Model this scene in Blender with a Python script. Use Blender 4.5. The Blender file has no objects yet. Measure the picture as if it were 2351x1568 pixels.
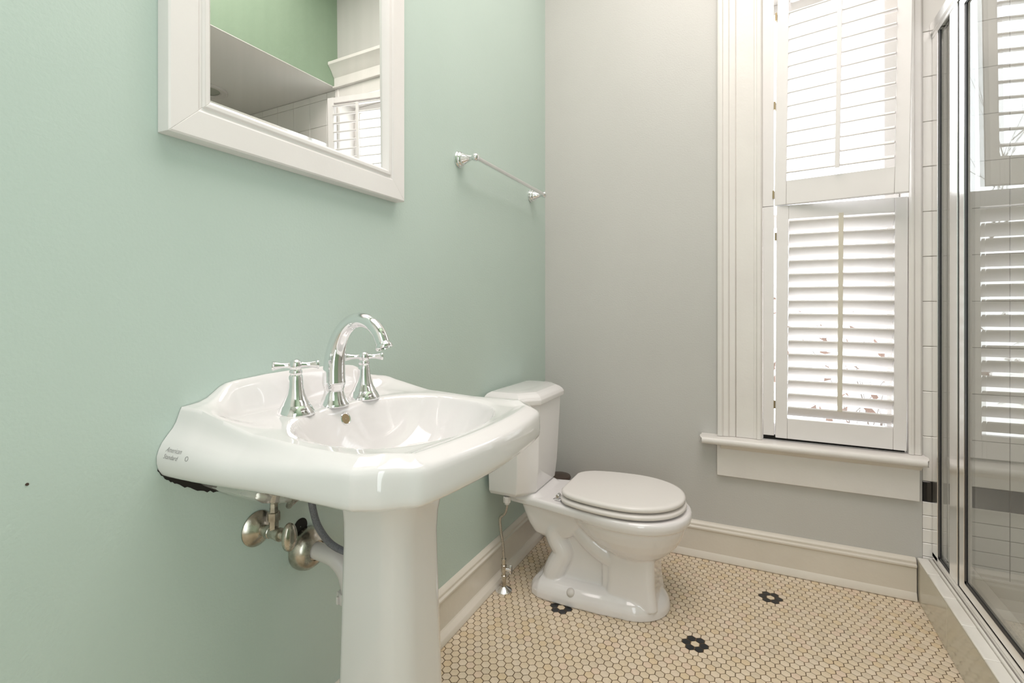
import bpy, bmesh, math, random
from math import sin, cos, pi, radians, sqrt, hypot, atan2
from mathutils import Vector, Matrix
from mathutils.bvhtree import BVHTree

random.seed(7)
C = bpy.context.collection
SC = bpy.context.scene

# ------------------------------------------------------------------ camera
YAW = 0.446094
CAM = (0.916, -2.293, 1.065)
cd = bpy.data.cameras.new('camera')
cam = bpy.data.objects.new('camera', cd)
C.objects.link(cam)
cd.sensor_fit = 'HORIZONTAL'
cd.sensor_width = 36.0
cd.lens = 36.0 * 1148.84 / 2351
cd.shift_y = -(784 - 707.37) / 2351
cd.clip_start = 0.02
cam.location = CAM
cam.rotation_euler = (pi / 2, 0, YAW)
SC.camera = cam

# ------------------------------------------------------------------ world, exposure
w = bpy.data.worlds.new('overcast_sky')
SC.world = w
w.use_nodes = True
bg = w.node_tree.nodes['Background']
bg.inputs[0].default_value = (0.93, 0.97, 1.0, 1)
bg.inputs[1].default_value = 4.6
SC.view_settings.view_transform = 'Standard'
SC.view_settings.look = 'None'
SC.view_settings.gamma = 1.0
SC.view_settings.use_curve_mapping = False
SC.view_settings.exposure = 0.12
SC.cycles.use_denoising = True
SC.cycles.max_bounces = 10
SC.cycles.diffuse_bounces = 6
SC.cycles.transparent_max_bounces = 16
SC.cycles.sample_clamp_indirect = 6.0


def area(name, loc, size, sizey, power, col, target):
    ld = bpy.data.lights.new(name, 'AREA')
    ld.shape = 'RECTANGLE'
    ld.size, ld.size_y = size, sizey
    ld.energy = power
    ld.color = col
    o = bpy.data.objects.new(name, ld)
    C.objects.link(o)
    o.location = loc
    d = Vector(target) - Vector(loc)
    o.rotation_euler = d.to_track_quat('-Z', 'Y').to_euler()
    return o


# added cool fill lamp behind and right of the camera, no known source there
area('cool_fill', (1.45, -2.85, 1.30), 0.85, 2.0, 19, (0.89, 0.965, 1.0), (0.0, -1.75, 1.15))
# added soft fill lamp under the ceiling, evens out the room light
area('ceiling_fill', (0.80, -1.40, 3.06), 1.2, 2.0, 34, (1.0, 0.90, 0.885), (0.80, -1.40, 0))


# ------------------------------------------------------------------ materials
def mat(name, col, rough=0.5, metal=0.0, coat=0.0, spec=0.5):
    m = bpy.data.materials.new(name)
    m.use_nodes = True
    b = m.node_tree.nodes['Principled BSDF']
    b.inputs['Base Color'].default_value = (*col, 1)
    b.inputs['Roughness'].default_value = rough
    b.inputs['Metallic'].default_value = metal
    b.inputs['Coat Weight'].default_value = coat
    b.inputs['Coat Roughness'].default_value = 0.05
    b.inputs['Specular IOR Level'].default_value = spec
    return m


def noise_mat(m, c1, c2, scale, bump=0.0, bscale=None, detail=4, stretch=None, rlo=None, rhi=None):
    nt = m.node_tree
    b = nt.nodes['Principled BSDF']
    tc = nt.nodes.new('ShaderNodeTexCoord')
    vec = tc.outputs['Object']
    if stretch:
        mp = nt.nodes.new('ShaderNodeMapping')
        mp.inputs['Scale'].default_value = stretch
        nt.links.new(vec, mp.inputs['Vector'])
        vec = mp.outputs['Vector']
    n = nt.nodes.new('ShaderNodeTexNoise')
    n.inputs['Scale'].default_value = scale
    n.inputs['Detail'].default_value = detail
    nt.links.new(vec, n.inputs['Vector'])
    r = nt.nodes.new('ShaderNodeValToRGB')
    r.color_ramp.elements[0].position = 0.3
    r.color_ramp.elements[1].position = 0.7
    r.color_ramp.elements[0].color = (*c1, 1)
    r.color_ramp.elements[1].color = (*c2, 1)
    nt.links.new(n.outputs['Fac'], r.inputs['Fac'])
    nt.links.new(r.outputs['Color'], b.inputs['Base Color'])
    if rlo is not None:
        mr = nt.nodes.new('ShaderNodeMapRange')
        mr.inputs['To Min'].default_value = rlo
        mr.inputs['To Max'].default_value = rhi
        nt.links.new(n.outputs['Fac'], mr.inputs['Value'])
        nt.links.new(mr.outputs['Result'], b.inputs['Roughness'])
    if bump:
        n2 = nt.nodes.new('ShaderNodeTexNoise')
        n2.inputs['Scale'].default_value = bscale or scale
        n2.inputs['Detail'].default_value = 3
        nt.links.new(tc.outputs['Object'], n2.inputs['Vector'])
        bp = nt.nodes.new('ShaderNodeBump')
        bp.inputs['Strength'].default_value = bump
        bp.inputs['Distance'].default_value = 0.002
        nt.links.new(n2.outputs['Fac'], bp.inputs['Height'])
        nt.links.new(bp.outputs['Normal'], b.inputs['Normal'])
    return m


def pane_mat(name, tint):
    """clear sheet glass: sees through, mirrors more at grazing angles on either face"""
    m = bpy.data.materials.new(name)
    m.use_nodes = True
    nt = m.node_tree
    nt.nodes.clear()
    out = nt.nodes.new('ShaderNodeOutputMaterial')
    g = nt.nodes.new('ShaderNodeNewGeometry')
    dot = nt.nodes.new('ShaderNodeVectorMath')
    dot.operation = 'DOT_PRODUCT'
    nt.links.new(g.outputs['Normal'], dot.inputs[0])
    nt.links.new(g.outputs['Incoming'], dot.inputs[1])

    def math_(op, a, bval):
        q = nt.nodes.new('ShaderNodeMath')
        q.operation = op
        if isinstance(a, (int, float)):
            q.inputs[0].default_value = a
        else:
            nt.links.new(a, q.inputs[0])
        if isinstance(bval, (int, float)):
            q.inputs[1].default_value = bval
        else:
            nt.links.new(bval, q.inputs[1])
        return q.outputs[0]
    ab = math_('ABSOLUTE', dot.outputs['Value'], 0)
    inv = math_('SUBTRACT', 1.0, ab)
    p5 = math_('POWER', inv, 5)
    s = math_('MULTIPLY', p5, 0.96)
    fac = math_('ADD', s, 0.04)
    tr = nt.nodes.new('ShaderNodeBsdfTransparent')
    tr.inputs[0].default_value = (*tint, 1)
    gl = nt.nodes.new('ShaderNodeBsdfGlossy')
    gl.inputs['Roughness'].default_value = 0.0
    mx = nt.nodes.new('ShaderNodeMixShader')
    nt.links.new(fac, mx.inputs[0])
    nt.links.new(tr.outputs[0], mx.inputs[1])
    nt.links.new(gl.outputs[0], mx.inputs[2])
    nt.links.new(mx.outputs[0], out.inputs[0])
    return m


M = {}
M['mint'] = noise_mat(mat('mint_wall_paint', (.5, .6, .5), 0.42), (.515, .62, .57), (.54, .645, .595), 2.2, 0.25, 170)
M['grey'] = noise_mat(mat('mint_paint_light_greyed', (.5, .6, .5), 0.42), (.56, .55, .53), (.585, .575, .555), 1.8, 0.25, 170)  # back wall: the same mint paint, greying of the light mixed into its colour
M['green'] = noise_mat(mat('mint_paint_light_dimmed', (.4, .55, .4), 0.5), (.275, .375, .265), (.30, .40, .29), 2.0, 0.2, 170)  # mint paint again, coloured darker and greener to stand in for dimmer light
M['ceil'] = mat('white_ceiling_paint', (.82, .805, .78), 0.7)
M['wood'] = noise_mat(mat('white_gloss_trim_paint', (.8, .78, .75), 0.3), (.78, .745, .72), (.82, .79, .76), 6, 0.35, 60)
M['shutter'] = noise_mat(mat('white_shutter_paint', (.8, .78, .76), 0.32), (.81, .78, .775), (.84, .81, .805), 8, 0.1, 90)
M['rod'] = mat('cream_tilt_rod_paint', (.68, .63, .53), 0.45)
M['base'] = noise_mat(mat('cream_baseboard_paint', (.74, .68, .6), 0.35), (.70, .65, .575), (.76, .71, .64), 5, 0.3, 50)
M['porc'] = mat('white_porcelain', (.83, .805, .812), 0.07, 0, 0.6)
M['seat'] = mat('white_toilet_seat', (.80, .765, .745), 0.22)
M['chrome'] = mat('polished_chrome', (.86, .86, .87), 0.05, 1.0)
M['nickel'] = noise_mat(mat('tarnished_nickel', (.6, .57, .5), 0.2, 1.0), (.36, .33, .28), (.70, .66, .58), 45, 0, None, 5, None, .12, .4)
M['brass'] = mat('aged_brass', (.42, .33, .2), 0.4, 1.0)
M['alu'] = mat('bright_aluminium', (.93, .92, .91), 0.24, 1.0)
M['dark'] = mat('black_rubber', (.012, .013, .016), 0.45)
M['hole'] = mat('dark_gap', (.02, .018, .015), 0.9)
M['braid'] = noise_mat(mat('braided_steel_hose', (.5, .48, .45), 0.35, 1.0), (.3, .28, .25), (.65, .62, .57), 500)
M['greyhose'] = noise_mat(mat('grey_braided_hose', (.2, .2, .22), 0.5), (.10, .105, .12), (.22, .225, .25), 600)
M['plastic'] = mat('white_plastic', (.70, .67, .65), 0.35)
M['glass'] = pane_mat('shower_glass', (.985, .992, .988))
M['pane'] = pane_mat('window_glass', (.98, .99, .99))
M['mirror'] = noise_mat(mat('silvered_mirror', (.90, .915, .905), 0.0, 1.0), (.86, .885, .87), (.91, .925, .915), 1, 0, None, 4, (1, 38, 2.5))
M['print'] = mat('grey_print', (.35, .34, .34), 0.5)
M['blackprint'] = mat('black_print', (.03, .03, .03), 0.5)
M['wtile'] = mat('white_wall_tile', (.85, .83, .805), 0.1, 0, 0.3)
M['btile'] = mat('black_wall_tile', (.008, .008, .009), 0.08, 0, 0.3)
M['grout'] = mat('tile_grout', (.42, .37, .31), 0.9)
M['curbtile'] = noise_mat(mat('glossy_cream_curb_tile', (.7, .66, .56), 0.08), (.60, .565, .475), (.66, .625, .535), 3)
M['curbcap'] = noise_mat(mat('white_curb_cap_tile', (.8, .78, .74), 0.12), (.78, .75, .70), (.84, .82, .78), 7)
M['fgrout'] = noise_mat(mat('brown_floor_grout', (.12, .08, .04), 0.95), (.10, .066, .035), (.19, .125, .066), 9)
M['fblack'] = mat('black_hex_tile', (.016, .017, .02), 0.3)
TINTS = [(.74, .615, .455), (.77, .65, .50), (.73, .585, .40), (.79, .67, .525), (.76, .605, .47), (.75, .635, .50), (.70, .59, .45)]
M['ftile'] = []
for k, t in enumerate(TINTS):
    m = noise_mat(mat('cream_hex_tile_%d' % k, t, 0.3), tuple(a * .93 for a in t), tuple(min(1, a * 1.05) for a in t), 60, 0, None, 5)
    M['ftile'].append(m)
M['bark'] = mat('grey_bark', (.11, .085, .07), 0.9)
M['leaf'] = mat('dry_brown_leaf', (.15, .085, .06), 0.8)
M['ground'] = noise_mat(mat('pale_winter_ground', (.6, .58, .52), 0.95), (.78, .76, .72), (.88, .86, .82), 2)
M['canister'] = mat('brown_brush_canister', (.07, .045, .035), 0.4)
M['lens'] = mat('frosted_lens', (.42, .44, .38), 0.25)


# ------------------------------------------------------------------ object helpers
def tag(o, label=None, cat=None, group=None, kind=None):
    if label: o['label'] = label
    if cat: o['category'] = cat
    if group: o['group'] = group
    if kind: o['kind'] = kind
    return o


def empty(name, loc=(0, 0, 0), label=None, cat=None, group=None, rot=(0, 0, 0)):
    o = bpy.data.objects.new(name, None)
    C.objects.link(o)
    o.location = loc
    o.rotation_euler = rot
    o.empty_display_size = 0.05
    tag(o, label, cat, group)
    return o


class MB:
    """collects shapes, then links them as one mesh object"""

    def __init__(self):
        self.v, self.f, self.mi = [], [], []

    def add(self, vs, fs, mi=0):
        b = len(self.v)
        self.v += [tuple(p) for p in vs]
        self.f += [tuple(b + i for i in f) for f in fs]
        self.mi += [mi] * len(fs)
        return self

    def box(self, x0, x1, y0, y1, z0, z1, mi=0):
        vs = [(x0, y0, z0), (x1, y0, z0), (x1, y1, z0), (x0, y1, z0), (x0, y0, z1), (x1, y0, z1), (x1, y1, z1), (x0, y1, z1)]
        return self.add(vs, [(3, 2, 1, 0), (4, 5, 6, 7), (0, 1, 5, 4), (1, 2, 6, 5), (2, 3, 7, 6), (3, 0, 4, 7)], mi)

    def rings(self, rings, cap0=True, cap1=True, closed=True, mi=0):
        n = len(rings[0])
        vs = [p for r in rings for p in r]
        fs = []
        for k in range(len(rings) - 1):
            for i in range(n if closed else n - 1):
                j = (i + 1) % n
                fs.append((k * n + i, k * n + j, (k + 1) * n + j, (k + 1) * n + i))
        if cap0: fs.append(tuple(range(n - 1, -1, -1)))
        if cap1: fs.append(tuple((len(rings) - 1) * n + i for i in range(n)))
        return self.add(vs, fs, mi)

    def tube(self, pts, rad, n=16, cap=True, sq=None):
        pts = [Vector(p) for p in pts]
        if isinstance(rad, (int, float)): rad = [rad] * len(pts)
        t0 = (pts[1] - pts[0]).normalized()
        up = Vector((0, 0, 1)) if abs(t0.z) < .9 else Vector((1, 0, 0))
        u = t0.cross(up).normalized()
        rs = []
        for k, p in enumerate(pts):
            a = pts[max(k - 1, 0)]
            b = pts[min(k + 1, len(pts) - 1)]
            t = (b - a)
            if t.length < 1e-9: t = t0
            t = t.normalized()
            u = (u - t * u.dot(t)).normalized()
            v = t.cross(u)
            rs.append([p + (u * cos(2 * pi * i / n) + v * sin(2 * pi * i / n)) * rad[k] for i in range(n)])
        return self.rings(rs, cap, cap)

    def lathe(self, prof, origin=(0, 0, 0), axis=(0, 0, 1), n=32, cap=True):
        """prof: (radius, height) pairs along the axis"""
        ax = Vector(axis).normalized()
        up = Vector((0, 0, 1)) if abs(ax.z) < .9 else Vector((1, 0, 0))
        u = ax.cross(up).normalized()
        v = ax.cross(u)
        o = Vector(origin)
        rs = [[o + ax * h + (u * cos(2 * pi * i / n) + v * sin(2 * pi * i / n)) * max(r, 1e-5) for i in range(n)] for r, h in prof]
        return self.rings(rs, cap, cap)

    def prism(self, poly, axis, a0, a1):
        """poly in the two other axes; axis 'x','y','z'"""
        def P(q, a):
            if axis == 'x': return (a, q[0], q[1])
            if axis == 'y': return (q[0], a, q[1])
            return (q[0], q[1], a)
        return self.rings([[P(q, a0) for q in poly], [P(q, a1) for q in poly]])

    def build(self, name, material, parent=None, smooth=None, bevel=0.0, loc=None, fix=True, mods=None):
        me = bpy.data.meshes.new(name)
        me.from_pydata(self.v, [], self.f)
        mats = material if isinstance(material, list) else [material]
        for m in mats: me.materials.append(m)
        if any(self.mi): me.polygons.foreach_set('material_index', self.mi)
        if fix:
            bm = bmesh.new()
            bm.from_mesh(me)
            bmesh.ops.recalc_face_normals(bm, faces=bm.faces)
            bm.to_mesh(me)
            bm.free()
        o = bpy.data.objects.new(name, me)
        C.objects.link(o)
        if loc: o.location = loc
        if parent: o.parent = parent
        if smooth is not None or bevel:
            me.polygons.foreach_set('use_smooth', [True] * len(me.polygons))
            me.set_sharp_from_angle(angle=radians(smooth if smooth is not None else 30))
        if bevel:
            md = o.modifiers.new('bevel', 'BEVEL')
            md.width = bevel
            md.segments = 2
            md.limit_method = 'ANGLE'
            md.angle_limit = radians(40)
        me.update()
        return o


def ss(e0, e1, x):
    t = max(0.0, min(1.0, (x - e0) / (e1 - e0)))
    return t * t * (3 - 2 * t)


def catmull(pts, n=8):
    pts = [Vector(p) for p in pts]
    out = []
    for i in range(len(pts) - 1):
        p0 = pts[max(i - 1, 0)]; p1 = pts[i]; p2 = pts[i + 1]; p3 = pts[min(i + 2, len(pts) - 1)]
        for k in range(n):
            t = k / n
            out.append(.5 * ((2 * p1) + (p2 - p0) * t + (2 * p0 - 5 * p1 + 4 * p2 - p3) * t * t + (3 * p1 - p0 - 3 * p2 + p3) * t ** 3))
    out.append(pts[-1])
    return out


def interp(tab, x):
    if x <= tab[0][0]: return tab[0][1]
    for (a, b), (c, d) in zip(tab, tab[1:]):
        if x <= c: return b + (d - b) * (x - a) / (c - a)
    return tab[-1][1]


def project(p):
    s, c = sin(YAW), cos(YAW)
    x, y, z = p[0] - CAM[0], p[1] - CAM[1], p[2] - CAM[2]
    d = -s * x + c * y
    r = c * x + s * y
    if d < .05: return None
    return (1175.5 + 1148.84 * r / d, 707.37 - 1148.84 * z / d, d)


def rrect(x0, x1, y0, y1, r, n=5):
    pts = []
    for cx, cy, a0 in ((x1 - r, y1 - r, 0), (x0 + r, y1 - r, 90), (x0 + r, y0 + r, 180), (x1 - r, y0 + r, 270)):
        for k in range(n + 1):
            a = radians(a0 + 90 * k / n)
            pts.append((cx + r * cos(a), cy + r * sin(a)))
    return pts


# ------------------------------------------------------------------ room shell
ROOM_Y = -3.35
CEIL = 3.10
XR = 1.463          # face of the shower curb / plane of the right wall
WX0, WX1, WZ0, WZ1 = 0.922, 1.436, 0.525, 2.36   # window opening

wall_left = tag(MB().box(-.12, 0, ROOM_Y - .1, .16, -.05, CEIL).build('wall_left', M['mint']),
                'mint green painted wall behind the pedestal sink and mirror', 'wall', None, 'structure')
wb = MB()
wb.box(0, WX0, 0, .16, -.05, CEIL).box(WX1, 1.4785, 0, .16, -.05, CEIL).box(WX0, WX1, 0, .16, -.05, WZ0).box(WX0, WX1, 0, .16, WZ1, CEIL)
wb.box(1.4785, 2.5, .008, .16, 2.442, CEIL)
wall_back = tag(wb.build('wall_back', M['grey']), 'painted wall with the shuttered window, its greying light put into the colour', 'wall', None, 'structure')
tag(MB().box(0, 2.5, ROOM_Y - .1, ROOM_Y, -.05, CEIL).build('wall_front', M['ceil']), 'white wall behind the camera', 'wall', None, 'structure')
wr = MB().box(1.47, 1.60, -1.62, 0, 2.4455, CEIL).box(1.47, 2.5, ROOM_Y, -1.62, -.05, CEIL)
tag(wr.build('wall_right', M['green']), 'green wall over the shower opening, seen in the mirror', 'wall', None, 'structure')
tag(MB().box(-.12, 2.5, ROOM_Y - .1, .16, CEIL, CEIL + .1).build('ceiling', M['ceil']), 'white room ceiling', 'ceiling', None, 'structure')
tag(MB().box(1.4702, 2.42, -1.62, .008, 2.4420, 2.4454).build('ceiling_shower', M['ceil']), 'white lowered ceiling over the shower, seen in the mirror', 'ceiling', None, 'structure')

# bare plaster where the paint stops under the left end of the sink
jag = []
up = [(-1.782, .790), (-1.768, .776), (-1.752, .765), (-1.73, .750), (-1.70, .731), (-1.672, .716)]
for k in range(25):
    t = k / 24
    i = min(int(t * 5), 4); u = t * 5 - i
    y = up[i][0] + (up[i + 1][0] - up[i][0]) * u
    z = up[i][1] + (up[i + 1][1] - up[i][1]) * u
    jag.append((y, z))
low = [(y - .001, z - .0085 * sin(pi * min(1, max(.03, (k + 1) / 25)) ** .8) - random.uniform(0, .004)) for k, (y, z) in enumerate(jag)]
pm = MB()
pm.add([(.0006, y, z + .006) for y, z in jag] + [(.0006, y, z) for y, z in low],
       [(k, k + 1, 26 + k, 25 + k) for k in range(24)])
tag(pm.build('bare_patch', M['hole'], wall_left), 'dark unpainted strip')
tag(MB().lathe([(.0022, 0), (.002, .001)], (0, -1.9535, .818), (1, 0, 0), 8).build('nail_hole', M['canister'], wall_left), 'tiny dark hole')

# ---- floor of hexagonal tiles
floor = tag(MB().box(-.1, XR + .05, ROOM_Y, .05, -.05, -.0012).build('floor', M['fgrout']), 'hexagonal mosaic tile floor with brown grout', 'floor', None, 'structure')
PIT = 0.02647
RH = PIT * sqrt(3) / 2
OX, OY = 0.7551, -0.6095
hexr = (PIT - .0024) / sqrt(3)


def hexv(cx, cy):
    vs = []
    for z, r in ((-.004, hexr), (-.0007, hexr), (0, hexr - .0009)):
        vs += [(cx + r * cos(pi / 6 + i * pi / 3), cy + r * sin(pi / 6 + i * pi / 3), z) for i in range(6)]
    fs = []
    for k in (0, 1):
        for i in range(6):
            j = (i + 1) % 6
            fs.append((k * 6 + i, k * 6 + j, k * 6 + 6 + j, k * 6 + 6 + i))
    fs.append((12, 13, 14, 15, 16, 17))
    return vs, fs


rng = random.Random(3)
tiles = []
for j in range(int((ROOM_Y - OY) / RH), int((0 - OY) / RH) + 1):
    for i in range(-110, 110):
        cx = OX + (i + j / 2) * PIT
        cy = OY + j * RH
        if not (.012 < cx < XR + .012 and cy < .004): continue
        # black flowers stand 17 tiles apart
        black = any((i - fi, j - fj) in ((1, 0), (-1, 0), (0, 1), (0, -1), (1, -1), (-1, 1)) for fi, fj in ((0, 0), (-17, 0), (0, 17)))
        tone = 99 if black else rng.randrange(len(TINTS))
        if not black and rng.random() < .35: tone = 0
        pr = project((cx, cy, 0))
        area_px = 0
        if pr and 985 < pr[0] < 2345 and pr[1] < 1562:
            hid = (.15 < cx < .67 and abs(cy + .465) < .115) or pr[0] < 1002
            area_px = 0 if hid else 1.0 / pr[2] ** 3
            if black and not hid and cx < 1.4: area_px += 100
        tiles.append((area_px, cx, cy, tone))
tiles.sort(key=lambda t: -t[0])
hm = {}
for key in list(range(len(TINTS))) + [99]:
    vs, fs = hexv(0, 0)
    b = MB().add(vs, fs)
    o = b.build('tile', M['fblack'] if key == 99 else M['ftile'][key], floor, fix=False)
    hm[key] = o.data
    bpy.data.objects.remove(o)
for a, cx, cy, tone in tiles[:296]:
    o = bpy.data.objects.new('tile', hm[tone])
    o.location = (cx, cy, rng.uniform(-.0002, .0002))
    o.parent = floor
    if tone == 99: o['label'] = 'black tile'
    C.objects.link(o)
mb = MB()
for a, cx, cy, tone in tiles[296:]:
    vs, fs = hexv(cx, cy)
    mb.add(vs, fs, len(TINTS) if tone == 99 else tone)
tag(mb.build('tiles', M['ftile'] + [M['fblack']], floor, fix=False), None, None, None, 'stuff')


# ---- baseboards
def base_profile(D):
    return [(0, .001), (D, .001), (D, .009), (D - .005, .019), (.021, .026), (.018, .030), (.018, .118), (.023, .122), (.023, .129),
            (.016, .133), (.016, .141), (.009, .149), (0, .153)]


tag(MB().prism([(d, z) for d, z in base_profile(.045)], 'y', ROOM_Y, 0).build('baseboard_left', M['base'], bevel=.0015),
    'cream moulded baseboard under the sink wall', 'baseboard', None, 'structure')
tag(MB().prism([(-d, z) for d, z in base_profile(.028)], 'x', .016, XR - .004).build('baseboard_back', M['base'], bevel=.0015),
    'cream moulded baseboard under the window', 'baseboard', None, 'structure')

# ------------------------------------------------------------------ window
win = tag(empty('window_1', (1.19, 0, WZ0)), 'tall white framed sash window behind the shutters', 'window', None, 'structure')


def wpart(b, name, m, bevel=.002, label=None, parent=win):
    o = b.build(name, m, None, bevel=bevel)
    o.parent = parent
    o.matrix_parent_inverse = Matrix.Translation(parent.location).inverted()
    if label: o['label'] = label
    return o


# left casing: stepped moulding profile
cp = [(.788, 0), (.788, -.034), (.794, -.037), (.806, -.037), (.811, -.031), (.830, -.030), (.834, -.024), (.856, -.023), (.858, -.017),
      (.860, -.023), (.924, -.023), (.928, -.026), (.934, -.026), (.937, -.031), (.950, -.031), (.957, -.022), (.957, 0)]
wpart(MB().prism(cp, 'z', .5312, 2.43), 'casing', M['wood'], .0015)
cr = [(1.4345, 0), (1.4345, -.018), (1.441, -.026), (1.449, -.026), (1.452, -.021), (1.470, -.021), (1.4745, -.016), (1.4775, -.008), (1.4775, 0)]
wpart(MB().prism(cr, 'z', .5312, 2.43), 'casing', M['wood'], .0015)
hp = [(0, 2.4005), (-.042, 2.4005), (-.042, 2.412), (-.030, 2.418), (-.030, 2.465), (-.040, 2.478), (-.052, 2.500), (-.068, 2.520), (-.078, 2.530), (-.078, 2.548), (0, 2.555)]
hp = [(a, z_ + .03) for a, z_ in hp]
wpart(MB().box(.957, 1.4345, -.0225, -.0005, 2.355, 2.4305), 'head_casing', M['wood'], .0015)
wpart(MB().prism(hp, 'x', .765, 1.4690), 'cornice', M['wood'], .0015)
# stool with a rounded nose, and the apron under it
lx, rx = .7195, 1.487
prof = catmull([(y, z, 0) for y, z in ((-.030, .4995), (-.060, .5005), (-.0715, .505), (-.0760, .514), (-.0735, .5235), (-.064, .529), (-.02, .5305))], 3)
poly = [(-.0005, .4995)] + [(p.x, p.y) for p in prof] + [(-.0005, .531)]
b = MB()
ends = []
for xe, sg in ((lx, 1), (rx, -1)):
    ends.append([(xe + sg * (.010 if y < -.0705 else .005 if y < -.058 else 0 if y < -.03 else .004), y, z) for y, z in poly])
b.rings(ends)
b.box(WX0 + .013, WX1 - .002, -.0004, .10, .501, .5300)
wpart(b, 'sill', M['wood'], .001)
cv = [(0, .501), (-.046, .501), (-.046, .495), (-.040, .489), (-.032, .482), (-.029, .479), (0, .479)]
wpart(MB().prism(cv, 'x', .800, 1.470), 'cove_moulding', M['base'], .001)
wpart(MB().box(.7855, 1.4670, -.0225, 0, .3635, .4985), 'apron', M['wood'], .002)
wpart(MB().box(WX0, WX0 + .012, .0, .155, WZ0, WZ1).box(WX1 - .0015, WX1 + .012, -.0005, .155, WZ0, WZ1).box(WX0, WX1, 0, .155, WZ1 - .012, WZ1 + .002), 'jamb', M['wood'], .001)
wpart(MB().box(WX0, WX1, .03, .20, WZ0 - .03, WZ0 + .004), 'outer_sill', M['wood'], .001)
# hanging strip for the shutters (two lengths, with a joint where the panels meet)
wpart(MB().box(.9595, .9985, -.020, .012, .552, 1.4745), 'hanging_strip', M['shutter'], .001)
wpart(MB().box(.9575, .9985, -.020, .012, 1.4765, 2.336), 'hanging_strip', M['shutter'], .001)


wpart(MB().add([(.961, .012, .5302), (1.43, .012, .5302), (1.43, .012, .5475), (.961, .012, .5475), (.961, .020, .5302), (1.43, .020, .5302), (1.43, .020, .5475), (.961, .020, .5475)], [(0, 1, 2, 3), (4, 5, 6, 7), (0, 1, 5, 4), (1, 2, 6, 5), (2, 3, 7, 6), (3, 0, 4, 7)]), 'gap_blocker', M['hole'], 0)  # dark strip added to block the daylight gap under the lower shutter


def sash(z0, z1, y0, name):
    x0, x1 = WX0 + .013, WX1 - .003
    s = empty(name, (x0, y0, z0))
    s.parent = win
    s.matrix_parent_inverse = Matrix.Translation(win.location).inverted()
    q = MB().box(x0, x0 + .048, y0, y0 + .034, z0, z1).box(x1 - .048, x1, y0, y0 + .034, z0, z1).box(x0 + .048, x1 - .048, y0, y0 + .034, z0, z0 + .055).box(x0 + .048, x1 - .048, y0, y0 + .034, z1 - .04, z1)
    q.v = [(a - x0, bb - y0, c - z0) for a, bb, c in q.v]
    q.build('sash_frame', M['wood'], s, bevel=.002)
    g = MB().box(.0475, x1 - x0 - .0475, .015, .019, .0545, z1 - z0 - .0395)
    g.build('pane', M['pane'], s)


sash(WZ0 + .006, 1.44, .060, 'lower_sash')
sash(1.405, WZ1 - .013, .100, 'upper_sash')


# ------------------------------------------------------------------ shutters
def sq(a, e): return math.copysign(abs(a) ** e, a)


def louver(L, width=.062, th=.0112, n=16):
    """one louver blade along x with a lens shaped section, tapered ends"""
    rs = []
    for x in (0, .004, L - .004, L):
        k = .82 if x in (0, L) else 1
        rs.append([(x, sq(cos(2 * pi * i / n), .75) * width / 2, sq(sin(2 * pi * i / n), .62) * th / 2 * k) for i in range(n)])
    return MB().rings(rs)


def shutter_panel(loc, rot, W, H, st, rails, op0, op1, zfronts, tilt, label, rodz, hinges):
    root = empty('shutter_panel', loc, label, 'shutter', None, rot)
    T = .014
    MB().box(0.0028, st[0], -T, T, 0, H).build('stile', M['shutter'], root, bevel=.0015)
    MB().box(W - st[1], W, -T, T, 0, H).build('stile', M['shutter'], root, bevel=.0015)
    MB().box(st[0] + .0003, W - st[1] - .0003, -T + .0006, T - .0006, 0, op0).build('rail', M['shutter'], root, bevel=.0015)
    MB().box(st[0] + .0003, W - st[1] - .0003, -T + .0006, T - .0006, op1, H).build('rail', M['shutter'], root, bevel=.0015)
    L = W - st[0] - st[1] - .003
    lo = louver(L)
    first = None
    for zf in zfronts:
        if first is None:
            o = lo.build('louver', M['shutter'], root, smooth=40)
            first = o.data
        else:
            o = bpy.data.objects.new('louver', first)
            C.objects.link(o)
            o.parent = root
        zc = zf + sin(tilt) * .031
        o.location = (st[0] + .0015, 0, zc)
        o.rotation_euler = (tilt, 0, 0)
    yr = -cos(tilt) * .031 - .0075
    xr = st[0] + L * .51
    rod = MB().box(xr - .0075, xr + .0075, yr - .0065, yr + .0055, rodz[0], rodz[1])
    rod.build('tilt_rod', M['rod'] if tilt < 0 else M['shutter'], root, bevel=.001)
    for hz_ in hinges:
        h = MB().lathe([(.0033, 0), (.0033, .031)], (-.001, -.0165, hz_), (0, 0, 1), 10)
        h.box(-.0016, -.0004, -.016, .008, hz_, hz_ + .031)
        h.build('hinge', M['brass'], root, smooth=30)
    return root


ZL0 = .5445
fr = [1.4125 - .0527 * k - ZL0 for k in range(15)]
shutter_panel((1.0005, -.006, ZL0), (0, radians(.33), 0), .4275, .931, (.0445, .0395), None, .0800, .8765, fr, radians(-42),
              'lower white shutter with its louvers nearly closed, above the window sill', (.128, .884), (.118, .752 + .04))
ZU0 = 1.478
fu = [1.600 + .0522 * k - ZU0 for k in range(14)]
shutter_panel((1.0005, -.006, ZU0), (0, radians(.8), radians(-14.0)), .4275, .857, (.0445, .0405), None, .0935, .824, fu, radians(18),
              'upper white shutter with open louvers, swung ajar into the room', (.112, .80), (.028, .385, .74))

# ------------------------------------------------------------------ shower: tiles, curb, screen
X_T0 = 1.4790
wst = tag(MB().box(X_T0, 2.5, .008, .16, -.05, 2.442).build('wall_shower', M['grout']), 'white tiled shower wall with a black liner course', 'wall', None, 'structure')
tmesh = {}


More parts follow.
